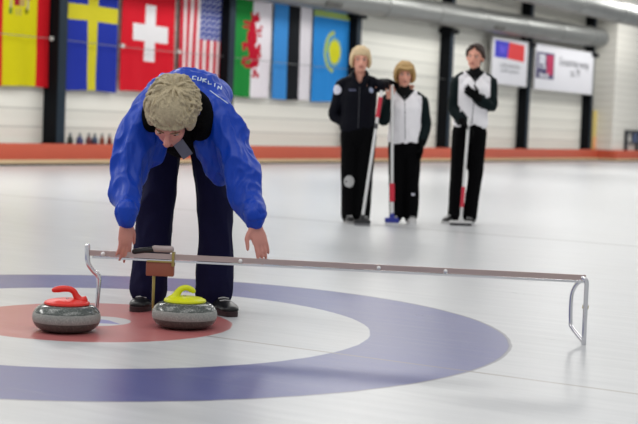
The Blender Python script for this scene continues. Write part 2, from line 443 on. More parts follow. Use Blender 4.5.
def f_kazakh(x, z, w, h):
    if h - .23 < z < h - .09: return (176, 190, 92) if (int(x * 26) + int(z * 26)) % 2 else (150, 186, 120)
    X, Z = x - .93, z - 1.12; r = math.hypot(X, Z)
    if math.hypot(X / .25, Z / .26) < 1: return (214, 212, 44)
    if math.hypot(X / .31, Z / .33) < 1 and int((math.atan2(Z, X) + 4) * 9) % 2: return (170, 196, 96)
    q = math.hypot((X + .04) / .44, Z / .47)
    if .80 < q < 1 and X < -.02 and -1 < Z < 1: return (176, 196, 92)
    if math.hypot((X + .33) / .06, (Z - .12) / .16) < 1: return (140, 180, 130)
    return (46, 138, 214)
flag('vertical red flag with yellow middle and crest, leftmost of the wall flags', 12.32, 13.80, 1.30, 3.45, f_spain, 1.2)
flag('vertical blue flag with a yellow cross hanging on the wall', 14.24, 15.61, 1.29, 3.45, f_sweden, 2.1)
flag('red flag with a white cross hanging behind the bent-over man', 15.74, 17.32, 1.33, 3.45, f_swiss, 3.3)
flag('red and white striped flag with a blue star canton hanging on the wall', 17.47, 18.92, 1.36, 3.45, f_usa, 4.4, nx=150, nz=190)
flag('green and white flag bearing a red dragon', 19.18, 20.68, 1.36, 3.45, f_wales, 5.2, nx=150, nz=190)
flag('light blue, black and white vertically striped flag', 20.78, 22.28, 1.36, 3.46, f_estonia, 6.1)
flag('light blue flag with a yellow sun and ornamental strip, nearest the standing women', 22.38, 23.92, 1.36, 3.46, f_kazakh, 7.7, nx=150, nz=190)

# ------------------------------------------------------------------ sponsor banners
m_white = mat('banner_white', (226, 226, 232), .6, var=.03, nscale=2)
m_frame = mat('banner_edge', (196, 196, 196), .5)
m_blue = mat('print_blue', (44, 44, 190), .6); m_red = mat('print_red', (222, 44, 46), .6)
m_navy = mat('print_navy', (54, 44, 96), .6); m_crim = mat('print_crimson', (186, 34, 84), .6); m_grey = mat('print_grey', (132, 132, 138), .6)
m_mauve = mat('print_silver', (226, 228, 236), .6)
b1 = empty('sponsor_banner', W(31.33, -.09, 2.12), WR, label='white banner with a blue and red block above two lines of small text', cat='banner', group='sponsor banners between the posts')
box_obj('panel', (0, 2.46, 0, .03, 0, 1.29), m_white, b1)
bm = bmesh.new()
for q in ((0, 2.46, -.012, .036, 0, .025), (0, 2.46, -.012, .036, 1.265, 1.29), (0, .03, -.012, .036, 0, 1.29), (2.43, 2.46, -.012, .036, 0, 1.29)): add_box(bm, *q)
bm_obj('banner_frame', bm, m_frame, b1, smooth=False)
def plate(name, pts, m, parent, y=-.006, th=.006):
    bm = bmesh.new(); a = [bm.verts.new((x, y, z)) for x, z in pts]; b = [bm.verts.new((x, y + th, z)) for x, z in pts]; n = len(pts)
    bm.faces.new(a); bm.faces.new(b[::-1])
    for i in range(n): bm.faces.new((a[i], b[i], b[(i + 1) % n], a[(i + 1) % n]))
    return bm_obj(name, bm, m, parent, smooth=False)
plate('blue_block', [(.18, .74), (.18, 1.20), (1.12, 1.20), (1.02, .74)], m_blue, b1)
plate('red_block', [(1.02, .74), (1.12, 1.20), (2.20, 1.17), (2.20, .70)], m_red, b1)
plate('logo_stroke', [(.50, .84), (.50, 1.10), (.62, 1.10), (.74, .96), (.82, 1.10), (.90, 1.10), (.82, .84), (.74, .84), (.62, .96), (.58, .84)], mat('print_violet', (96, 80, 216), .6), b1, y=-.012)
text_obj('lettering', 'curling federation', .20, mat('print_pale_grey', (178, 180, 184), .6), b1, (1.25, -.006, .55), .002)
text_obj('lettering', 'national organisation', .15, mat('print_pale_grey', (178, 180, 184), .6), b1, (1.25, -.006, .40), .002)
b2 = empty('sponsor_banner', W(34.33, -.09, 2.09), WR, label='wide white banner with a square navy and crimson logo and grey lettering', cat='banner', group='sponsor banners between the posts')
box_obj('panel', (0, 4.75, 0, .03, 0, 1.34), m_white, b2)
bm = bmesh.new()
for q in ((0, 4.75, -.012, .036, 0, .025), (0, 4.75, -.012, .036, 1.315, 1.34), (0, .03, -.012, .036, 0, 1.34), (4.72, 4.75, -.012, .036, 0, 1.34)): add_box(bm, *q)
bm_obj('banner_frame', bm, m_frame, b2, smooth=False)
plate('logo_block', [(.12, .34), (.12, 1.10), (1.46, 1.10), (1.46, .34)], m_navy, b2)
plate('logo_red_field', [(.92, .46), (.86, 1.04), (1.40, 1.04), (1.38, .46)], m_crim, b2, y=-.010)
text_obj('lettering', 'PR', .58, m_mauve, b2, (.53, -.013, .80), .003, squash=.86, bold=.018)
text_obj('lettering', 'financial', .22, m_mauve, b2, (.70, -.013, .44), .003, bold=.004)
text_obj('lettering', 'Grosserman wonap', .36, m_grey, b2, (3.10, -.006, .90), .002, squash=.86)
text_obj('lettering', 'to 79', .36, m_grey, b2, (3.20, -.006, .60), .002)

# upright yellow board and dark rack by the far block
yb = empty('upright_board', W(39.56, -.13, .366), WR, label='upright yellow plank standing on the orange boards beside the last post', cat='board')
box_obj('plank', (-.16, .16, -.02, .025, 0, 1.25), mat('yellow_plank', (206, 186, 112), .6, nscale=4), yb, bev=.004)
box_obj('orange_panel', (-.15, .15, -.03, -.02, .02, .40), mat('orange_patch', (226, 160, 110), .6), yb)
rk = empty('metal_rack', W(41.45, .49, .366), WR, label='dark metal rail frame standing behind the orange boards at the right edge', cat='rack')
m_rk = mat('rack_metal', (44, 46, 54), .5)
box_obj('top_rail', (-.62, 2.3, -.05, .05, .58, .66), m_rk, rk, bev=.008)
box_obj('lower_rail', (-.60, 2.3, -.03, .03, .22, .27), m_rk, rk)
for x in (-.58, .55, 1.7): box_obj('upright', (x - .05, x + .05, -.045, .045, 0, .60), m_rk, rk)
box_obj('blue_panel', (.10, .5, -.02, .02, .27, .56), mat('rack_blue', (70, 84, 120), .5), rk)

# small coloured bottles on the barrier
bt_c = [(24, 34, 30), (40, 48, 98), (92, 40, 44), (40, 56, 84), (120, 56, 36), (104, 34, 20)]
bt_l = ['blackish', 'dark blue', 'dull dark red', 'slate blue', 'reddish brown', 'deep red']
bt_p = [14.21, 14.46, 14.70, 14.86, 15.06, 15.27]
for i, (s, c) in enumerate(zip(bt_p, bt_c)):
    root = empty('drinks_bottle', W(s, -.12, .366), label='small %s bottle on the orange boards, %s' % (bt_l[i], ['next to the dark post', 'second from the post', 'third from the post', 'fourth from the post', 'second from the blue jacket', 'nearest the blue jacket'][i]), cat='bottle', group='small bottles on the orange boards')
    bm = bmesh.new(); k = (1.0, 1.25, 1.05, 1.1, .95, .9)[i]
    add_lathe(bm, [(.045 * k, 0), (.052 * k, .01), (.052 * k, .07), (.04 * k, .105), (.02, .13), (.018, .145)], 20)
    bm_obj('bottle_body', bm, mat('bottle_%d' % i, c, .35), root)
    bm = bmesh.new(); add_lathe(bm, [(.022, .143), (.024, .15), (.022, .175), (.010, .18), (.008, .2)], 16)
    bm_obj('bottle_cap', bm, mat('bottle_cap_grey', (112, 118, 122), .4), root)

# ------------------------------------------------------------------ curling stones
g_top = granite_material('granite_polished', (74, 80, 78), (98, 104, 101), (140, 146, 142), .16)
g_mid = granite_material('granite_band', (140, 142, 139), (154, 156, 152), (174, 174, 170), .6)
g_low = granite_material('granite_lower', (70, 74, 71), (86, 90, 86), (110, 112, 108), .3)
def stone(loc, ang, col, label, plate_r, handle):
    root = empty('curling_stone', loc, 0, label=label, cat='curling stone', group='curling stones in the house')
    R = .143; prof = [(.062, .004), (.068, 0), (.074, .004)]; idx = []
    def q(a): return (R - .056 + .056 * math.cos(a), .059 + .055 * math.sin(a))
    low = [q(math.radians(a)) for a in range(-88, -18, 7)]; band = [q(math.radians(a)) for a in (-17, -10, 0, 10, 18)]; top = [q(math.radians(a)) for a in range(24, 91, 6)]
    prof += low + band + top + [(.06, .1145), (.03, .115), (.001, .115)]
    n1, n2 = 3 + len(low), 3 + len(low) + len(band)
    mi = [2 if i < n1 - 0 else 1 if i < n2 - 0 else 0 for i in range(len(prof) - 1)]
    bm = bmesh.new(); add_lathe(bm, prof, 72, mi); bm_obj('granite_body', bm, [g_top, g_mid, g_low], root, angle=60)
    m = mat('plastic_' + col[0], col[1], .42, var=.05)
    up_ = .007
    bm = bmesh.new(); add_lathe(bm, [(plate_r, .1065), (plate_r + .003, .110), (plate_r + .001, .117), (plate_r * .86, .124), (plate_r * .5, .130), (.002, .131)], 48)
    hp_ = bm_obj('handle_plate', bm, m, root); hp_.location.z = up_
    bm = bmesh.new(); d = V((math.cos(ang), math.sin(ang), 0))
    pts = [d * a + V((0, 0, z + up_)) for a, z in handle[0]]
    add_tube(bm, pts, [(p_ * 1.0, q_ * 1.05) for p_, q_ in handle[1]], side=V((-d.y, d.x, 0)), seg=20, sub=6)
    fuse_o = bm_obj('handle', bm, m, root, angle=180)
    bm = bmesh.new(); add_lathe(bm, [(.006, .129), (.006, .1335), (.001, .134)], 16); bm_obj('centre_bolt', bm, mat('bolt_steel', (170, 170, 170), .3, metal=1), root).location.z = up_
    return root
# red: neck rises at the right, grip runs to the left; yellow: neck rises left, grip to the right
stone(V((-1.048, 6.105, 0)), math.radians(186), ('red', (224, 44, 34)), 'grey granite curling stone with a red handle', .093,
      ([(-.060, .118), (-.048, .128), (-.036, .146), (-.028, .160), (-.012, .170), (.014, .172), (.038, .169), (.056, .165)], [(.026, .030), (.020, .018), (.015, .013), (.015, .012), (.016, .012), (.017, .013), (.017, .013), (.013, .010)]))
stone(V((-.572, 6.345, 0)), math.radians(12), ('yellow', (216, 222, 10)), 'grey granite curling stone with a yellow handle', .090,
      ([(-.046, .116), (-.040, .130), (-.032, .147), (-.020, .161), (-.002, .168), (.014, .166), (.028, .159), (.036, .153)], [(.028, .030), (.022, .020), (.016, .015), (.015, .013), (.016, .012), (.016, .012), (.016, .012), (.012, .010)]))

# ------------------------------------------------------------------ measuring device
m_chr = mat('chrome', (228, 228, 232), .16, metal=1, var=.03)
m_bar = mat('bar_brushed_steel', (192, 172, 168), .34, metal=.55, var=.08, nscale=8)
m_brs = mat('brass', (176, 158, 96), .35, metal=.8)
m_blk = mat('brown_block', (150, 84, 66), .5, nscale=12)
A = V((-1.008, 6.43, .300)); B = V((1.176, 6.33, .287)); dx = (B - A).normalized()
root = empty('measuring_bar', V((C0.x, C0.y, 0)), 0, label='long chrome measuring bar on bent legs with a brown sliding block', cat='measuring device')
O = root.location
def rel(p): return p - O
def bar_box(bm, a, b, h0, h1, t):
    up = V((0, 0, 1)); d = (b - a).normalized(); n = d.cross(up).normalized()
    vs = [bm.verts.new(rel(p) + up * h + n * s) for p in (a, b) for h in (h0, h1) for s in (-t, t)]
    for q in ((0, 1, 3, 2), (4, 6, 7, 5), (0, 4, 5, 1), (2, 3, 7, 6), (0, 2, 6, 4), (1, 5, 7, 3)): bm.faces.new([vs[i] for i in q])
bm = bmesh.new(); bar_box(bm, A, B, -.008, .016, .006)
bm_obj('flat_bar', bm, m_bar, root, smooth=False)
bm = bmesh.new(); bar_box(bm, A + dx * .012, B, -.019, -.010, .011)
bm_obj('lower_rail', bm, m_chr, root, smooth=False)
for k, f in enumerate((.0274, .307, .586, .72)):
    bm = bmesh.new(); p = A + dx * (f * (B - A).length)
    add_tube(bm, [rel(p) + V((0, -.016, .002)), rel(p) + V((0, -.006, .002))], .009 if k else .010, side=V((1, 0, 0)), seg=14, sub=1)
    bm_obj('screw', bm, mat('white_screw', (236, 236, 236), .3), root)
bm = bmesh.new()                                               # centre leg, curved, into the button
add_tube(bm, [rel(V(q)) for q in ((-1.020, 6.428, .335), (-1.020, 6.428, .30), (-1.014, 6.428, .255), (-.990, 6.43, .222), (-.968, 6.43, .20), (-.966, 6.43, .15), (-.972, 6.432, .05), (-.9735, 6.433, .002))],
         [.012, .012, .011, .011, .012, .010, .009, .007], seg=14, sub=5)
bm_obj('centre_leg', bm, m_chr, root)
bm = bmesh.new()                                               # outer leg: two rods and a foot, a narrow loop
e = V((1.172, 6.33, .287))
add_tube(bm, [rel(e + V((-.01, 0, .004))), rel(e + V((.006, -.01, -.012))), rel(e + V((.006, -.02, -.06))), rel(e + V((.004, -.03, -.15))), rel(e + V((.004, -.035, -.2865)))], .0105, seg=12, sub=4)
add_tube(bm, [rel(e + V((-.02, 0, -.012))), rel(e + V((-.035, .03, -.04))), rel(e + V((-.045, .05, -.09))), rel(e + V((-.042, .055, -.20))), rel(e + V((-.036, .04, -.225))), rel(e + V((.003, -.032, -.275)))], .009, seg=12, sub=5)
bm_obj('outer_leg', bm, m_chr, root)
bm = bmesh.new(); add_tube(bm, [rel(e + V((.006, -.02, -.115))), rel(e + V((.005, -.022, -.13)))], .0135, seg=16, sub=1, cap=False); bm_obj('clamp_ring', bm, m_brs, root)
bm = bmesh.new(); add_box(bm, -.755 - O.x, -.632 - O.x, 6.402 - O.y, 6.446 - O.y, .214, .278, bev=.006)
blk = bm_obj('sliding_block', bm, m_blk, root)
bm = bmesh.new(); add_box(bm, -.752 - O.x, -.632 - O.x, 6.398 - O.y, 6.412 - O.y, .276, .283, bev=.002); add_box(bm, -.642 - O.x, -.630 - O.x, 6.396 - O.y, 6.446 - O.y, .26, .322, bev=.002)
bm_obj('slide_clip', bm, m_brs, blk)
bm = bmesh.new(); add_tube(bm, [rel(V((-.81, 6.42, .318))), rel(V((-.725, 6.42, .332)))], .013, seg=18, sub=1); bm_obj('dial_housing', bm, mat('dial_black', (22, 22, 24), .35), blk)
bm = bmesh.new(); add_tube(bm, [rel(V((-.722, 6.42, .334))), rel(V((-.648, 6.42, .334)))], .015, seg=18, sub=1); bm_obj('dial_gauge', bm, mat('dial_grey', (176, 160, 158), .45), blk)
bm = bmesh.new(); add_tube(bm, [rel(V((-.722, 6.432, .216))), rel(V((-.722, 6.436, .10))), rel(V((-.722, 6.436, .055)))], [.007, .006, .004], seg=10, sub=1); bm_obj('feeler_pin', bm, m_brs, blk)

# ------------------------------------------------------------------ people helpers
m_skin = mat('skin', (230, 166, 144), .55, var=.06, nscale=25)
m_skin_r = mat('skin_ruddy', (212, 146, 132), .5, var=.10, nscale=18)
def hand_bm(bm, wrist, d, side, nrm, L=.185, curl=(.5, .5, .5, .5), spread=.12, thumb=1, rw=.026, tcurl=.3):
    """palm and five fingers. d: towards the fingertips, side: towards the thumb, nrm: palm side (fingers curl that way)"""
    d = d.normalized(); side = (side - d * side.dot(d)).normalized(); nrm = (nrm - d * nrm.dot(d) - side * nrm.dot(side)).normalized()
    pl = L * .52; pw = L * .215
    add_tube(bm, [wrist - d * .02, wrist + d * pl * .3, wrist + d * pl * .75, wrist + d * pl], [(rw, rw * .75), (pw * 1.0, L * .085), (pw * 1.12, L * .08), (pw * 1.02, L * .06)], side=side, seg=16, sub=3)
    ln = (.42, .47, .44, .35); off = (.78, .27, -.27, -.78)
    for i in range(4):
        o = wrist + d * (pl * (.97, 1.02, .99, .92)[i]) + side * pw * off[i]
        fd = (d + side * spread * off[i]).normalized(); c = curl[i]; pts = [o - fd * .015, o]; dirn = fd; tot = L * ln[i]
        for k, fr in enumerate((.42, .32, .26)):
            a = c * (.6, 1.0, .8)[k]
            dirn = (dirn * math.cos(a) + nrm * math.sin(a)).normalized(); nrm2 = nrm
            pts.append(pts[-1] + dirn * tot * fr)
        fr_ = L * .047
        add_tube(bm, pts, [fr_ * 1.05, fr_ * 1.05, fr_, fr_ * .9, fr_ * .75], side=side, seg=10, sub=3)
    o = wrist + d * pl * .22 + side * pw * .75
    td = (d * .75 + side * .75 + nrm * .25).normalized(); t2 = (d * .95 + side * .25 + nrm * tcurl).normalized()
    p1 = o + td * L * .20; p2 = p1 + t2 * L * .17; p3 = p2 + (t2 + nrm * tcurl * .5).normalized() * L * .13
    add_tube(bm, [o - td * .01, p1, p2, p3], [L * .075, L * .066, L * .055, L * .043], side=side, seg=10, sub=3)
def head_bm(bm, c, F, H, s=1.0):
    """c centre between the ears, F face direction, H crown direction"""
    H = H.normalized(); F = (F - H * F.dot(H)).normalized(); X = F.cross(H).normalized()
    R = M((X, F, H)).transposed()
    P = lambda x, f, h: c + (X * x + F * f + H * h) * s
    add_ell(bm, P(0, -.012, .035), (.075 * s, .094 * s, .088 * s), R, 24)
    add_ell(bm, P(0, .028, -.035), (.060 * s, .062 * s, .080 * s), R, 24)          # face mass
    add_ell(bm, P(0, .050, -.092), (.030 * s, .026 * s, .024 * s), R, 16)          # chin
    add_ell(bm, P(0, .085, .018), (.045 * s, .012 * s, .012 * s), R, 16)           # brow
    add_tube(bm, [P(0, .088, .010), P(0, .102, -.012), P(0, .114, -.032), P(0, .100, -.040)], [.009 * s, .011 * s, .0155 * s, .012 * s], side=X, seg=12, sub=3)
    for q in (-1, 1):
        add_ell(bm, P(q * .042, .062, -.022), (.018 * s, .020 * s, .018 * s), R, 12)       # cheek
        add_ell(bm, P(q * .010, .100, -.036), (.009 * s, .010 * s, .008 * s), R, 10)
        add_ell(bm, P(q * .078, -.008, -.012), (.010 * s, .020 * s, .032 * s), R, 12)      # ear
    add_ell(bm, P(0, .088, -.058), (.024 * s, .011 * s, .006 * s), R, 12)          # lips
    add_ell(bm, P(0, .086, -.067), (.020 * s, .011 * s, .006 * s), R, 12)
    return P, R
def face_features(P, R, s, body, skin_lip=(178, 92, 88), lid=1.0):
    o0 = body.parent.location
    for q in (-1, 1):
        bm = bmesh.new(); add_ell(bm, P(q * .031, .0815, .004) - o0, (.0145 * s, .008 * s, .0075 * s * lid), R, 14); e = bm_obj('eye', bm, mat('eye_white', (196, 186, 178), .35), body)
        bm = bmesh.new(); add_ell(bm, P(q * .031, .0875, .004) - o0, (.0065 * s, .0035 * s, .0065 * s * lid), R, 12); bm_obj('iris', bm, mat('iris', (52, 46, 44), .2), e)
        bm = bmesh.new(); add_tube(bm, [P(q * .014, .094, .020) - o0, P(q * .032, .093, .025) - o0, P(q * .050, .080, .021) - o0], [.003 * s, .004 * s, .0025 * s], seg=8, sub=3); bm_obj('eyebrow', bm, mat('brow', (120, 92, 68), .8), body)
    bm = bmesh.new(); add_ell(bm, P(0, .0955, -.0625) - o0, (.023 * s, .006 * s, .008 * s), R, 14); bm_obj('mouth', bm, mat('lip', skin_lip, .45), body)
def shoe(name, parent, heel, toe, m, msole, w=.048, h=.075, sole=True):
    o0 = parent.location; d = (toe - heel); L = d.length; d.normalize(); up = V((0, 0, 1)); s = d.cross(up).normalized()
    bm = bmesh.new(); h0 = heel - o0; z = .022
    add_tube(bm, [h0 + d * .03 + up * (z + .02), h0 + d * L * .35 + up * (z + .02), h0 + d * L * .7 + up * (z + .012), h0 + d * (L - .035) + up * (z + .008)], [(w * .8, .030), (w * .85, .032), (w * 1.05, .026), (w * .8, .018)], side=s, seg=18, sub=4)
    add_tube(bm, [h0 + d * .045 + up * (z + .01), h0 + d * .05 + up * (z + h)], [w * .8, w * .85], side=s, seg=16, sub=2)
    add_tube(bm, [h0 + d * .07 + up * (z + h * .75), h0 + d * L * .55 + up * (z + .028)], [(w * .6, .02), (w * .6, .016)], side=s, seg=14, sub=2)
    o = fuse(name, _shift(bm, o0), m, parent, .005, 4)
    bm = bmesh.new()
    n = 24; top = []; bot = []
    for k in range(n):
        a = 2 * PI * k / n; c_, s_ = math.cos(a), math.sin(a)
        wx = w * (1.02 if c_ > 0 else .85) * (1 - .12 * abs(c_))
        p = h0 + d * (L / 2 + L / 2 * math.copysign(abs(c_) ** .75, c_)) + s * (wx * math.copysign(abs(s_) ** .7, s_))
        top.append(bm.verts.new(p + up * .024)); bot.append(bm.verts.new(p + up * .0005))
    bm.faces.new(top); bm.faces.new(bot[::-1])
    for k in range(n): bm.faces.new((top[k], bot[k], bot[(k + 1) % n], top[(k + 1) % n]))
    bm_obj('sole', bm, msole, o, angle=50)
    bm = bmesh.new()
    for k in range(4):
        q = h0 + d * (.10 + .028 * k) + up * (z + .066 - .009 * k)
        add_tube(bm, [q - s * .024, q + up * .004, q + s * .024], .0035, side=d, seg=6, sub=2)
    bm_obj('laces', bm, mat('lace_white', (190, 190, 190), .8), o)
    return o
def _shift(bm, o0):
    for v in bm.verts: v.co = v.co + o0
    return bm
def hair_bm(bm, P, s, n, fn, rad=(.006, .003)):
    """many tapered locks following fn(k) -> list of local points"""
    for k in range(n):
        pts, side = fn(k)
        add_tube(bm, [P(*q) for q in pts], [rad[0] * s] * (len(pts) - 1) + [rad[1] * s], side=side, seg=6, sub=2)

# ------------------------------------------------------------------ the official bending over the bar
m_jblue = mat('jacket_blue_nylon', (4, 62, 178), .42, var=.12, nscale=5, bump=.35, bscale=14, spec=.34, stretch=(1, 1, .5))
m_fleece = mat('black_fleece', (7, 7, 10), .95, spec=.1, bump=.4, bscale=120)
m_tnavy = mat('navy_trouser', (24, 24, 54), .85, spec=.12, var=.12, nscale=10, bump=.25, bscale=14)
m_shoeb = mat('black_leather', (24, 24, 26), .35, nscale=30)
m_soleb = mat('dark_sole', (48, 26, 30), .6)
man = empty('person', V((-.65, 6.93, 0)), 0, label='person in a blue jacket with tousled grey hair bending over the measuring bar', cat='person')
Hc = V((-.668, 6.445, .915)); a = math.radians(36)
Hd = V((.02, -math.cos(a), math.sin(a))).normalized(); Fd = V((-.10, -math.sin(a), -math.cos(a))).normalized()
bm = bmesh.new()
Pm, Rm = head_bm(bm, Hc, Fd, Hd, 1.06)
add_tube(bm, [Pm(0, -.02, -.03), V((-.665, 6.56, .94)), V((-.66, 6.66, .955))], [.055, .06, .075], seg=18, sub=4)
add_tube(bm, [V((-.65, 7.03, .90)), V((-.645, 6.92, .95)), V((-.65, 6.78, .955)), V((-.665, 6.66, .95))], [(.14, .10), (.14, .10), (.16, .10), (.14, .08)], seg=22, sub=4)
LSh, LEl, LWr = V((-.815, 6.67, .90)), V((-.868, 6.57, .640)), V((-.850, 6.405, .445))
RSh, REl, RWr = V((-.500, 6.68, .935)), V((-.365, 6.58, .650)), V((-.283, 6.415, .462))
for sh, el, wr in ((LSh, LEl, LWr), (RSh, REl, RWr)):
    add_tube(bm, [sh.lerp(V((-.66, 6.68, .95)), .5), sh, el, wr], [.055, .052, .040, .027], seg=14, sub=4)
hips = [(V((-.745, 7.03, .86)), V((-.785, 6.96, .45)), V((-.800, 6.94, .07))), (V((-.565, 7.03, .86)), V((-.492, 6.96, .45)), V((-.488, 6.95, .07)))]
for h, k, f in hips: add_tube(bm, [h, h.lerp(k, .5), k, k.lerp(f, .4), f], [.085, .07, .055, .05, .036], seg=14, sub=3)
# left hand pinches the bar from above, right hand rests its fingers on it
hand_bm(bm, LWr, V((.0, .03, -1)), V((.62, .78, 0)), V((-.7, .7, 0)), L=.180, curl=(.10, .16, .22, .28), spread=.04, tcurl=.1)
hand_bm(bm, RWr, V((.36, .02, -1)), V((-.75, -.65, -.25)), V((-.4, .9, 0)), L=.180, curl=(.10, .12, .16, .2), spread=.10, tcurl=.1)
body = fuse('body', bm, m_skin_r, man, .0052, 3)
face_features(Pm, Rm, 1.06, body, (170, 96, 88), .22)
# grey hair
bm = bmesh.new()
add_ell(bm, Pm(0, -.016, .052), (.094, .101, .084), Rm, 28)
add_ell(bm, Pm(0, -.070, -.01), (.080, .055, .085), Rm, 20)
for q in (-1, 1): add_ell(bm, Pm(q * .080, -.004, .012), (.028, .056, .062), Rm, 14)
rnd = random.Random(3)
def gl(k):
    # locks run out from a whorl at the back of the crown and fall over the forehead and ears
    th = rnd.uniform(0, 2 * PI); p0 = rnd.uniform(0, 1) ** .75 * 1.6; sw = rnd.gauss(.12, .30); L = rnd.uniform(.35, .80); lift = rnd.uniform(-.004, .024)
    out = []
    for q in (0, .33, .66, 1):
        t = th + sw * q; ph = p0 + L * q; e = -.006 + lift * math.sin(q * 2.6) + .004 * (q == 1)
        x, f, h = math.cos(t) * math.sin(ph) * (.102 + e), -.038 + math.sin(t) * math.sin(ph) * (.112 + e) - .03 * math.cos(ph), .044 + math.cos(ph) * (.086 + e)
        if f > .045 and h < .044: h = .044 + .25 * (h - .044); f = min(f, .096)
        if h < -.05: h = -.05 + .2 * (h + .05)
        out.append((x, f, h))
    return out, V((.3, .8, .5))
hair_bm(bm, Pm, 1, 620, gl, (.0066, .0020))
m_hairg = mat('grey_blond_hair', (184, 170, 140), .75, var=.30, nscale=70, bump=.5, bscale=170, stretch=(1, 1, .5))
fuse('hair', bm, m_hairg, man, .0024, 1, fac=.3)
# trousers
bm = bmesh.new()
add_tube(bm, [V((-.65, 7.06, .97)), V((-.652, 7.04, .90)), V((-.655, 7.02, .85))], [(.165, .11), (.178, .125), (.150, .11)], seg=24, sub=3)
for i, (h, k, f) in enumerate(hips):
    q = -1 if i == 0 else 1
    add_tube(bm, [h + V((q * .012, 0, -.02)), h.lerp(k, .5) + V((q * .006, 0, 0)), k, k.lerp(f, .5), f + V((0, -.005, .035)), f + V((0, -.01, .0))],
             [(.102, .115), (.092, .10), (.087, .095), (.088, .094), (.089, .095), (.086, .092)], seg=22, sub=4)
fuse('trousers', bm, m_tnavy, man, .0075, 5, wr=.014, wscale=8, seedv=4, ridged=True)
# black top under the jacket
bm = bmesh.new()
add_tube(bm, [V((-.655, 7.0, .86)), V((-.655, 6.86, .865)), V((-.665, 6.72, .88)), V((-.67, 6.63, .90))], [(.13, .10), (.135, .115), (.135, .11), (.11, .08)], seg=22, sub=4)
add_tube(bm, [V((-.668, 6.68, .86)), V((-.662, 6.74, .81)), V((-.655, 6.86, .785))], [(.085, .05), (.09, .06), (.07, .06)], seg=18, sub=4)
fuse('black_shirt', bm, m_fleece, man, .008, 4, wr=.006, wscale=12)
# jacket
bm = bmesh.new()
add_tube(bm, [V((-.65, 7.06, .965)), V((-.642, 6.97, .995)), V((-.632, 6.86, 1.024)), V((-.642, 6.75, 1.020)), V((-.655, 6.67, .985))],
         [(.170, .10), (.185, .115), (.195, .118), (.190, .112), (.14, .085)], seg=28, sub=4)
add_tube(bm, [V((-.800, 6.70, .935)), V((-.745, 6.71, .970)), V((-.64, 6.73, 1.00)), V((-.535, 6.73, .985))], [.085, .098, .105, .100], side=V((0, 1, 0)), seg=20, sub=4)
add_tube(bm, [LSh + V((.06, .03, .01)), LSh + V((.0, .0, -.02)), LSh.lerp(LEl, .55) + V((-.015, 0, 0)), LEl + V((0, -.005, .0)), LEl.lerp(LWr, .55) + V((-.005, 0, 0)), LWr + V((0, 0, .045))],
         [.098, .098, .092, .082, .066, .046], side=V((1, 0, 0)), seg=22, sub=4)
add_tube(bm, [RSh + V((-.06, .03, .01)), RSh + V((.005, .0, -.01)), RSh.lerp(REl, .5) + V((.018, 0, .01)), REl + V((.01, -.005, .0)), REl.lerp(RWr, .55) + V((.008, 0, 0)), RWr + V((0, 0, .04))],
         [.098, .100, .096, .088, .068, .046], side=V((1, 0, 0)), seg=22, sub=4)
# open front panels hanging down from the chest
add_tube(bm, [V((-.80, 6.70, .92)), V((-.785, 6.645, .845)), V((-.795, 6.66, .76)), V((-.835, 6.68, .67))], [(.09, .07), (.088, .045), (.078, .04), (.045, .03)], seg=20, sub=4)
add_tube(bm, [V((-.48, 6.72, .92)), V((-.510, 6.66, .815)), V((-.490, 6.67, .74)), V((-.43, 6.69, .64))], [(.07, .06), (.082, .045), (.075, .04), (.045, .03)], seg=20, sub=4)
jk = fuse('jacket', bm, m_jblue, man, .0065, 4, wr=.030, wscale=9.5, seedv=1, ridged=True)
# collar of black fleece standing open round the neck
bm = bmesh.new()
pts = []; rad = []
an0, an1 = math.radians(-28), math.radians(205)
for k in range(21):
    an = an0 + (an1 - an0) * k / 20
    pts.append(V((-.655 + .135 * math.cos(an), 6.600 + .03 * math.sin(an), .925 + .115 * math.sin(an)))); rad.append((.045, .032))
add_tube(bm, pts, rad, side=V((0, 1, 0)), seg=14, sub=2)
add_tube(bm, [V((-.535, 6.60, .91)), V((-.540, 6.605, .86)), V((-.575, 6.65, .82))], [(.045, .03), (.045, .03), (.02, .02)], seg=14, sub=3)
add_tube(bm, [V((-.785, 6.60, .90)), V((-.775, 6.60, .87)), V((-.73, 6.64, .85))], [(.045, .03), (.035, .03), (.02, .02)], seg=14, sub=3)
fuse('collar', bm, m_fleece, jk, .0065, 4) if False else fuse('collar', bm, m_fleece, man, .0065, 4)
for wr, nm in ((LWr, 'cuff'), (RWr, 'cuff')):
    bm = bmesh.new(); add_tube(bm, [wr + V((0, .004, .062)), wr + V((0, 0, .03)), wr + V((0, 0, .012))], [.051, .047, .044], seg=20, sub=3)
    fuse(nm, bm, m_jblue, man, .005, 2, wr=.003, wscale=30)
# white lettering across the back of the jacket
import_pts = []
m_wt = mat('white_print', (214, 228, 240), .5)
dgx = bpy.context.evaluated_depsgraph_get(); dgx.update()
def on_surface(o, p, d):
    """nearest hit of a ray from world point p along d, on object o (unrotated)"""
    off = o.parent.location
    h, loc, nor, i = o.ray_cast(p - off, d)
    return (loc, nor) if h else (None, None)
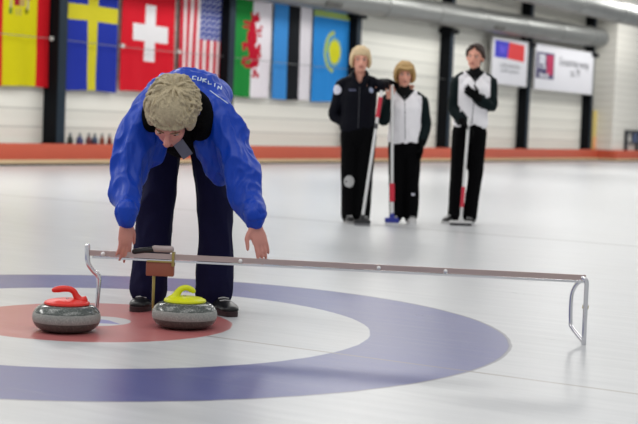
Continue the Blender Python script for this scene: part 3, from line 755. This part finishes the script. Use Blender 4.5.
# raised print that follows the curve of the upper back
def print_stroke(bm, p, q, r):
    pr = []
    for t in (0, .5, 1):
        c = V((p[0], 5.9, p[1])).lerp(V((q[0], 5.9, q[1])), t); l_, n_ = on_surface(jk, c, V((0, 1, 0)))
        if l_ is not None: pr.append(l_ + n_ * .001)
    if len(pr) == 3 and (pr[2] - pr[0]).length < .12: add_tube(bm, pr, r, seg=6, sub=2)
glyph = {'C': [((1, 1), (0, 1)), ((0, 1), (0, 0)), ((0, 0), (1, 0))], 'U': [((0, 1), (0, 0)), ((0, 0), (1, 0)), ((1, 0), (1, 1))], 'R': [((0, 0), (0, 1)), ((0, 1), (1, 1)), ((1, 1), (0, .45)), ((0, .45), (1, 0))],
         'L': [((0, 1), (0, 0)), ((0, 0), (1, 0))], 'I': [((.5, 0), (.5, 1))], 'N': [((0, 0), (0, 1)), ((0, 1), (1, 0)), ((1, 0), (1, 1))]}
for k, ch_ in enumerate('CURLIN'):
    bm = bmesh.new(); x0 = -.602 + .023 * k; z0 = 1.094 - .0010 * k * k - .003 * k
    for (a0, b0), (a1, b1) in glyph[ch_]: print_stroke(bm, (x0 + .014 * a0, z0 + .014 * b0), (x0 + .014 * a1, z0 + .014 * b1), .0026)
    if len(bm.verts): bm_obj('printed_letter', bm, m_wt, jk)
    else: bm.free()
bm = bmesh.new()
for k in range(4): print_stroke(bm, (-.52 + .022 * k, 1.045 - .014 * k), (-.50 + .022 * k, 1.032 - .014 * k), .0024)
if len(bm.verts): bm_obj('shoulder_piping', bm, m_wt, jk)
else: bm.free()
# name badge hanging from the chest
bm = bmesh.new(); add_box(bm, -.026, .026, -.003, .003, -.042, .042, bev=.002)
bd = bm_obj('name_badge', bm, mat('badge_grey', (104, 106, 122), .4), man)
bd.location = V((-.628, 6.605, .775)) - man.location; bd.rotation_euler = (math.radians(18), math.radians(-36), 0)
shoe('shoe', man, V((-.785, 7.03, 0)), V((-.845, 6.765, 0)), m_shoeb, m_soleb, w=.05)
shoe('shoe', man, V((-.490, 7.01, 0)), V((-.385, 6.725, 0)), m_shoeb, m_soleb, w=.054)

# ------------------------------------------------------------------ the three women
m_jk = attr_material('two_tone_jacket', .6, bump=.2, bscale=20, var=.06)
m_blackp = mat('black_trouser', (5, 5, 7), .9, spec=.1, var=.2, nscale=10, bump=.2, bscale=18)
m_glove = mat('black_glove', (5, 5, 6), .9, spec=.15)
def dist_seg(p, a, b):
    ab = b - a; t = max(0, min(1, (p - a).dot(ab) / ab.dot(ab))); return (p - (a + ab * t)).length
def woman(label, J, jackcol, hairfn, shoe_m, sole_m, haircol, gloves, handspec, s=1.0):
    root = empty('person', V((J['base'][0], J['base'][1], 0)), 0, label=label, cat='person', group=None)
    o0 = root.location; bm = bmesh.new()
    P, R = head_bm(bm, J['head'], J['F'], J['H'], J.get('hs', .98))
    nk, ch, wa, hp = J['neck'], J['chest'], J['waist'], J['hip']
    add_tube(bm, [P(0, -.02, -.03), nk, ch + V((0, 0, .08))], [.046, .048, .07], seg=16, sub=4)
    add_tube(bm, [hp, wa, ch, ch + V((0, 0, .09))], [(.13, .09), (.11, .08), (.13, .09), (.11, .06)], seg=20, sub=4)
    for q in ('L', 'R'):
        add_tube(bm, [J['sh' + q].lerp(ch + V((0, 0, .06)), .5), J['sh' + q] + V((0, .0, -.012)), J['el' + q], J['wr' + q]], [.036, .036, .031, .023], seg=12, sub=4)
        hj = J['hj' + q]; kn = J['kn' + q]; an = J['an' + q]
        add_tube(bm, [hj, kn, an], [.07, .045, .03], seg=12, sub=4)
        if q in handspec:
            d, sd, n, curl = handspec[q]
            hand_bm(bm, J['wr' + q], V(d), V(sd), V(n), L=.148, curl=(curl,) * 4, tcurl=.6, rw=.020)
    body = fuse('body', bm, m_skin, root, .0065, 3)
    face_features(P, R, J.get('hs', .98), body)
    # trousers
    bm = bmesh.new(); tr = J.get('tr', 1.0)
    add_tube(bm, [wa + V((0, 0, -.06)), hp, hp + V((0, 0, -.10))], [(.125, .095), (.155 * tr, .115), (.140 * tr, .10)], seg=22, sub=3)
    for q in ('L', 'R'):
        hj, kn, an = J['hj' + q], J['kn' + q], J['an' + q]
        add_tube(bm, [hj, hj.lerp(kn, .5), kn, kn.lerp(an, .5), an + V((0, 0, .02)), an + V((0, -.01, -.035))],
                 [(.088 * tr, .10), (.080 * tr, .088), (.072 * tr, .076), (.068 * tr, .074), (.068 * tr, .078), (.066 * tr, .082)], seg=18, sub=4)
    fuse('trousers', bm, m_blackp, root, .010, 4, wr=.008, wscale=9, seedv=o0.x)
    # jacket
    bm = bmesh.new(); jw = J.get('jw', 1.0)
    hem = J['hem']
    add_tube(bm, [hem, hem + V((0, 0, .035)), wa + V((0, 0, .04)), ch, ch + V((0, 0, .085)), nk + V((0, 0, -.045 - (.035 if J.get('open') else 0)))],
             [(.163 * jw, .118), (.168 * jw, .122), (.160 * jw, .118), (.172 * jw, .122), (.145 * jw, .092), (.065, .06)], seg=26, sub=4)
    arms = {}
    for q in ('L', 'R'):
        sh, el, wr = J['sh' + q], J['el' + q], J['wr' + q]
        inn = sh.lerp(ch + V((0, 0, .07)), .45)
        add_tube(bm, [inn, sh, sh.lerp(el, .55), el, el.lerp(wr, .6), wr.lerp(el, .10)], [.06, .064, .058, .053, .046, .036], seg=16, sub=4)
        arms[q] = (inn, sh, el, wr)
        add_tube(bm, [nk + V((0, .01, -.045)), nk.lerp(sh, .5) + V((0, .005, .006)), sh + V((0, 0, .012))], [(.055, .045), (.055, .046), (.052, .045)], side=V((0, 1, 0)), seg=14, sub=3)
    if J.get('open'):
        cp = [(-.012, -.105, -.125), (-.045, -.085, -.06), (-.068, -.03, -.005), (-.055, .045, .02), (0, .07, .025), (.055, .045, .02), (.068, -.03, -.005), (.045, -.085, -.06), (.012, -.105, -.125)]
        add_tube(bm, [nk + V(c_) for c_ in cp], [(.030, .014)] + [(.034, .016)] * 7 + [(.030, .014)], side=V((0, 0, 1)), seg=12, sub=3)
    else: add_tube(bm, [nk + V((0, 0, -.06)), nk + V((0, -.004, -.02)), nk + V((0, -.008, .006))], [(.075, .07), (.064, .062), (.058, .058)], seg=18, sub=3)
    def dye(co, n): return srgb(*jackcol(co, arms, J, ch, nk))
    jk = fuse('jacket', bm, m_jk, root, .0075, 3, dye=dye, wr=.007, wscale=12, seedv=o0.x * 3)
    # zip down the front
    bm = bmesh.new(); zp = []
    for t in range(9):
        p0 = (nk + V((0, 0, -.06))).lerp(hem + V((0, 0, .02)), t / 8)
        h, loc, nor, i = jk.ray_cast(p0 + V((0, -.6, 0)) - o0, V((0, 1, 0)))
        if h: zp.append(loc + V((0, -.001, 0)))
    if len(zp) > 2: add_tube(bm, zp, .003, seg=6, sub=1); bm_obj('zip', bm, mat('zip_grey', (70, 72, 78), .5), jk)
    else: bm.free()
    for q in gloves:
        d, sd, n, curl = gloves[q]; bm = bmesh.new()
        hand_bm(bm, J['wr' + q], V(d), V(sd), V(n), L=.19, curl=(curl,) * 4, tcurl=.6, rw=.03)
        add_tube(bm, [J['wr' + q].lerp(J['el' + q], .16), J['wr' + q]], [.038, .034], seg=14, sub=2)
        fuse('glove', bm, m_glove, root, .006, 3)
    bm = bmesh.new(); hairfn(bm, P, R)
    fuse('hair', bm, mat('hair_%d' % int(o0.x * 100), haircol, .6, var=.3, nscale=30, bump=.4, bscale=60), root, .0055, 2)
    for q in ('L', 'R'):
        h, t = J['foot' + q]; shoe('shoe', root, V(h), V(t), shoe_m, sole_m, w=.044, h=.06)
    return root, jk, body, P
def patch(name, o, p, d, r, m, parent=None, txt=None, squash=.6):
    """thin embroidered disc or bar lying on the cloth where a ray meets it"""
    off = o.parent.location if o.parent else V()
    h, loc, nor, i = o.ray_cast(V(p) - off, V(d))
    if not h: return None
    rx, rz = r; s = nor.cross(V((0, 0, 1))).normalized(); u = s.cross(nor).normalized()
    bm = bmesh.new(); top = []; bot = []
    for k in range(20):
        a = 2 * PI * k / 20; q = s * (rx * math.cos(a)) + u * (rz * math.sin(a))
        h2, l2, n2, i2 = o.ray_cast(loc + q + nor * .05, -nor)
        b = l2 if h2 else loc + q
        top.append(bm.verts.new(b + nor * .004)); bot.append(bm.verts.new(b - nor * .001))
    ct = bm.verts.new(loc + nor * .005)
    for k in range(20):
        bm.faces.new((top[k], top[(k + 1) % 20], ct)); bm.faces.new((top[k], bot[k], bot[(k + 1) % 20], top[(k + 1) % 20]))
    return bm_obj(name, bm, m, o)
def bob(length, wide, fringe, n=260, seed=1, soft=False):
    def fn(bm, P, R):
        s = .98; rd = random.Random(seed)
        X = R.col[0]
        add_ell(bm, P(0, -.026, .048), (.086 * wide, .098, .090), R, 24)
        add_tube(bm, [P(0, -.06, .04), P(0, -.065, -.03), P(0, -.06, -length)], [(.078 * wide, .05), (.080 * wide, .045), (.066 * wide, .035)], side=X, seg=18, sub=3)
        for q in (-1, 1):
            add_tube(bm, [P(q * .055, .0, .09), P(q * .082 * wide, .012, .02), P(q * .086 * wide, .018, -.04), P(q * .066 * wide, .008, -length)], [(.03, .04), (.022, .045), (.017, .038), (.009, .02)], side=X, seg=12, sub=3)
        if fringe and not soft: add_tube(bm, [P(-.055, .062, .064), P(0, .086, .062 - .008), P(.055, .062, .064)], [(.018, .024), (.014, .026), (.018, .024)], side=V((0, 0, 1)), seg=12, sub=3)
        for k in range(n):
            th = rd.uniform(0, 2 * PI); x, f = math.cos(th), math.sin(th)
            if f > .55 and not fringe: continue
            L = .055 if f > .55 else length * rd.uniform(.8, 1.08)
            lo = .052 if f > .55 else -L
            e = rd.uniform(-.004, .006)
            add_tube(bm, [P(x * .03, -.026 + f * .03, .136), P(x * .07 * wide, -.026 + f * .085, .10), P(x * (.090 * wide + e), -.026 + f * (.102 + e), .045), P(x * (.092 * wide + e), -.026 + f * (.102 + e) * (1 if f < .2 else .8 if not fringe else 1), lo * .5 if f < .55 else .05), P(x * (.072 * wide + e), -.026 + f * (.09 + e) * (.85 if f < .55 else 1.1), lo)], [.007, .007, .007, .006, .003], side=V((.4, .8, .3)), seg=6, sub=2)
    return fn

# woman in navy, left
Y1 = 13.4
J1 = dict(open=True, base=(.345, Y1), head=V((.325, Y1 - .01, 1.495)), F=V((.05, -1, -.02)), H=V((0, 0, 1)), neck=V((.325, Y1 + .01, 1.36)),
          chest=V((.320, Y1 + .01, 1.18)), waist=V((.325, Y1, 1.0)), hip=V((.335, Y1, .87)), hem=V((.325, Y1, .86)),
          shL=V((.165, Y1 + .02, 1.265)), elL=V((.105, Y1 + .05, .99)), wrL=V((.20, Y1 + .0, .90)),
          shR=V((.485, Y1 + .03, 1.27)), elR=V((.59, Y1 + .24, 1.295)), wrR=V((.71, Y1 + .33, 1.275)),
          hjL=V((.258, Y1, .82)), knL=V((.262, Y1, .46)), anL=V((.275, Y1, .09)), hjR=V((.412, Y1, .82)), knR=V((.408, Y1, .46)), anR=V((.405, Y1 - .01, .09)),
          footL=((.285, Y1 + .07, 0), (.285, Y1 - .16, 0)), footR=((.40, Y1 + .06, 0), (.425, Y1 - .16, 0)), tr=1.06)
navy = lambda co, arms, J, ch, nk: (8, 9, 20)
w1, jk1, bd1, P1 = woman('person with short blond hair in a dark navy jacket, arm around a neighbour', J1, navy, bob(.045, .98, True, 300, 2, True), mat('black_shoe', (26, 26, 28), .5), mat('grey_sole', (150, 150, 150), .6),
      (212, 186, 146), {}, {'L': ((.1, .2, -1), (0, -1, 0), (1, 0, 0), .3), 'R': ((1, .05, -.05), (0, 0, 1), (0, -1, 0), .4)})
m_badge = mat('white_badge', (222, 222, 236), .6, var=.1, nscale=120)
patch('sleeve_badge', jk1, (.06, Y1 - .5, 1.22), (.12, 1, 0), (.042, .045), m_badge)
patch('chest_badge', jk1, (.432, Y1 - .5, 1.225), (0, 1, 0), (.024, .026), mat('grey_badge', (150, 160, 186), .6, var=.2, nscale=150))
for x in (.235, .252, .268, .285): patch('chest_lettering', jk1, (x, Y1 - .5, 1.22), (0, 1, 0), (.006, .010), mat('thread_grey', (96, 100, 130), .6))
tr1 = [c for c in bpy.data.objects if c.parent == w1 and c.name.startswith('trousers')][0]
patch('leg_badge', tr1, (.264, Y1 - .5, .385), (0, 1, 0), (.048, .055), mat('leg_badge_white', (176, 176, 176), .6, var=.25, nscale=90))

# woman in white and black, middle
Y2 = 13.6
J2 = dict(base=(.775, Y2), head=V((.745, Y2 - .01, 1.385)), F=V((0, -1, -.05)), H=V((.02, -.03, 1)), neck=V((.75, Y2 + .01, 1.25)), hs=.95,
          chest=V((.762, Y2 + .01, 1.07)), waist=V((.77, Y2, .90)), hip=V((.775, Y2, .77)), hem=V((.77, Y2, .765)), jw=.95,
          shL=V((.605, Y2 + .01, 1.155)), elL=V((.560, Y2 - .06, .95)), wrL=V((.600, Y2 - .145, 1.165)),
          shR=V((.915, Y2 + .01, 1.155)), elR=V((.968, Y2 + .02, .93)), wrR=V((.935, Y2 - .05, .755)),
          hjL=V((.705, Y2, .72)), knL=V((.712, Y2, .42)), anL=V((.722, Y2, .10)), hjR=V((.845, Y2, .72)), knR=V((.858, Y2, .42)), anR=V((.862, Y2, .10)),
          footL=((.715, Y2 + .07, 0), (.70, Y2 - .14, 0)), footR=((.862, Y2 + .07, 0), (.875, Y2 - .15, 0)))
def twotone(co, arms, J, ch, nk):
    if co.z > nk.z - .035 and (co - nk).xy.length < .085: return (14, 16, 18)
    if abs(co.x - nk.x) < (co.z - (nk.z - .11)) * .9 and co.z > nk.z - .11 and co.y < nk.y: return (14, 16, 18)
    best = min(dist_seg(co, a[1], a[2]) for a in arms.values()); b2 = min(dist_seg(co, a[2], a[3]) for a in arms.values())
    side = abs(co.x - ch.x)
    if b2 < .066 and b2 < best + .02 and (side > .13 or co.y < ch.y - .10): return (13, 26, 28)
    if best < .074 and side > .150: return (13, 26, 28)
    if side > .105 and co.z > nk.z - .10 and co.y > ch.y - .045: return (13, 26, 28)
    return (248, 246, 250)
w2, jk2, bd2, P2 = woman('person with a golden bob in a white jacket with dark sleeves, middle of three', J2, twotone, bob(.066, 1.06, True, 260, 5), mat('pale_shoe', (206, 206, 206), .5), mat('pale_sole', (220, 220, 220), .6),
      (176, 142, 88), {'R': ((-.05, -.1, -1), (0, -1, 0), (-1, 0, 0), .35)}, {'L': ((.45, -.05, 1), (-.3, .3, 1), (.5, -.8, 0), 1.0)})
patch('leg_mark', [c for c in bpy.data.objects if c.parent == w2 and c.name.startswith('trousers')][0], (.868, Y2 - .5, .28), (0, 1, 0), (.018, .010), m_badge)

# woman in white and black, right, dark hair tied back
Y3 = 13.9
def tied(bm, P, R):
    X = R.col[0]
    add_ell(bm, P(0, -.030, .052), (.082, .096, .086), R, 24)
    add_ell(bm, P(0, -.118, -.005), (.028, .030, .038), R, 16)
    add_tube(bm, [P(0, -.10, .0), P(.0, -.12, -.05), P(0, -.11, -.12)], [(.035, .02), (.036, .03), (.018, .012)], side=X, seg=12, sub=3)
    for q in (-1, 1): add_tube(bm, [P(q * .03, .062, .085), P(q * .066, .035, .06), P(q * .078, -.02, .01), P(q * .05, -.09, -.02)], [(.02, .02), (.022, .02), (.022, .026), (.02, .02)], side=X, seg=12, sub=3)
    rd = random.Random(9)
    for k in range(150):
        th = rd.uniform(0, 2 * PI); x, f = math.cos(th), math.sin(th); e = rd.uniform(-.002, .004)
        add_tube(bm, [P(x * .05, .055 + f * .02, .112), P(x * (.083 + e), -.02, .075 - .03 * abs(x)), P(x * .06, -.095, .02), P(0, -.12, -.005)], [.006, .006, .005, .004], side=V((.4, .8, .3)), seg=6, sub=2)
J3 = dict(base=(1.40, Y3), head=V((1.425, Y3 - .01, 1.59)), F=V((-.38, -1, -.12)), H=V((.06, -.05, 1)), neck=V((1.428, Y3 + .01, 1.46)),
          chest=V((1.425, Y3 + .01, 1.265)), waist=V((1.41, Y3, 1.06)), hip=V((1.405, Y3, .94)), hem=V((1.41, Y3, .94)),
          shL=V((1.275, Y3 + .01, 1.365)), elL=V((1.235, Y3 - .01, 1.10)), wrL=V((1.325, Y3 - .13, .965)),
          shR=V((1.585, Y3 + .01, 1.365)), elR=V((1.595, Y3 - .06, 1.125)), wrR=V((1.450, Y3 - .16, 1.205)),
          hjL=V((1.325, Y3, .88)), knL=V((1.31, Y3, .50)), anL=V((1.30, Y3, .09)), hjR=V((1.485, Y3, .88)), knR=V((1.478, Y3, .50)), anR=V((1.448, Y3 + .02, .09)),
          footL=((1.33, Y3 + .03, 0), (1.17, Y3 - .12, 0)), footR=((1.45, Y3 + .10, 0), (1.43, Y3 - .12, 0)), tr=1.0)
w3, jk3, bd3, P3 = woman('person with dark tied-back hair in a white jacket with dark sleeves, rightmost of three', J3, twotone, tied, mat('black_shoe', (26, 26, 28), .5), mat('white_sole', (205, 205, 205), .6),
      (58, 42, 36), {'R': ((-.7, -.1, .45), (-.2, -.3, 1), (-.3, .9, .3), .8), 'L': ((.75, -.25, -.5), (.3, -1, 0), (-.2, .6, -.6), .7)}, {})

# ------------------------------------------------------------------ brooms
m_shaft = mat('broom_shaft_white', (222, 222, 222), .35, var=.03)
m_sred = mat('broom_red', (206, 36, 62), .4)
def broom(label, top, bot, sections, headc, head_rot, head_dims, bristle):
    root = empty('curling_broom', V((bot.x, bot.y, 0)), 0, label=label, cat='broom', group='curling brooms held by the women')
    o0 = root.location; a, b = bot - o0, top - o0
    bm = bmesh.new(); add_tube(bm, [a, a.lerp(b, .5), b], .0135, seg=16, sub=1); bm_obj('shaft', bm, m_shaft, root)
    for (n, f0, f1, m, r) in sections:
        bm = bmesh.new(); add_tube(bm, [a.lerp(b, f0), a.lerp(b, f1)], r, seg=16, sub=1, cap=False); bm_obj(n, bm, m, root)
    L, w, h = head_dims
    bm = bmesh.new(); add_box(bm, -L, L, -w, w, .022, .022 + h, bev=.008)
    add_tube(bm, [V((0, 0, .022 + h * .6)), V((0, 0, .022 + h + .035))], [(.03, .02), (.018, .018)], seg=12, sub=2)
    hd = bm_obj('brush_head', bm, headc, root); hd.rotation_euler = (0, 0, head_rot)
    bm = bmesh.new(); add_box(bm, -L * .95, L * .95, -w * .85, w * .85, 0.001, .024, bev=.003)
    bm_obj('brush_pad', bm, bristle, hd)
    return root
broom('white curling broom with a red upper grip leaning beside the navy jacket', V((.520, 13.20, 1.215)), V((.392, 13.10, .05)),
      [('red_grip', .80, .955, m_sred, .0185), ('dark_band', .71, .75, mat('band_dark', (60, 60, 64), .5), .0155)],
      mat('broom_head_black', (30, 30, 34), .5), .1, (.075, .03, .03), mat('pad_grey', (120, 120, 124), .9))
broom('white curling broom with a red lower section and blue head before the middle woman', V((.628, 13.425, 1.275)), V((.672, 13.34, .05)),
      [('red_sleeve', .135, .27, m_sred, .024), ('white_ferrule', .04, .13, m_shaft, .018)],
      mat('broom_head_blue', (44, 54, 150), .5), .15, (.062, .032, .045), mat('pad_white', (220, 220, 224), .9))
broom('white curling broom held upright between the legs of the dark-haired woman', V((1.372, 13.70, 1.00)), V((1.335, 13.64, .05)),
      [('red_sleeve', .13, .33, m_sred, .017)],
      mat('broom_head_pale', (205, 205, 205), .5), .03, (.105, .034, .022), mat('pad_dark', (50, 50, 54), .9))
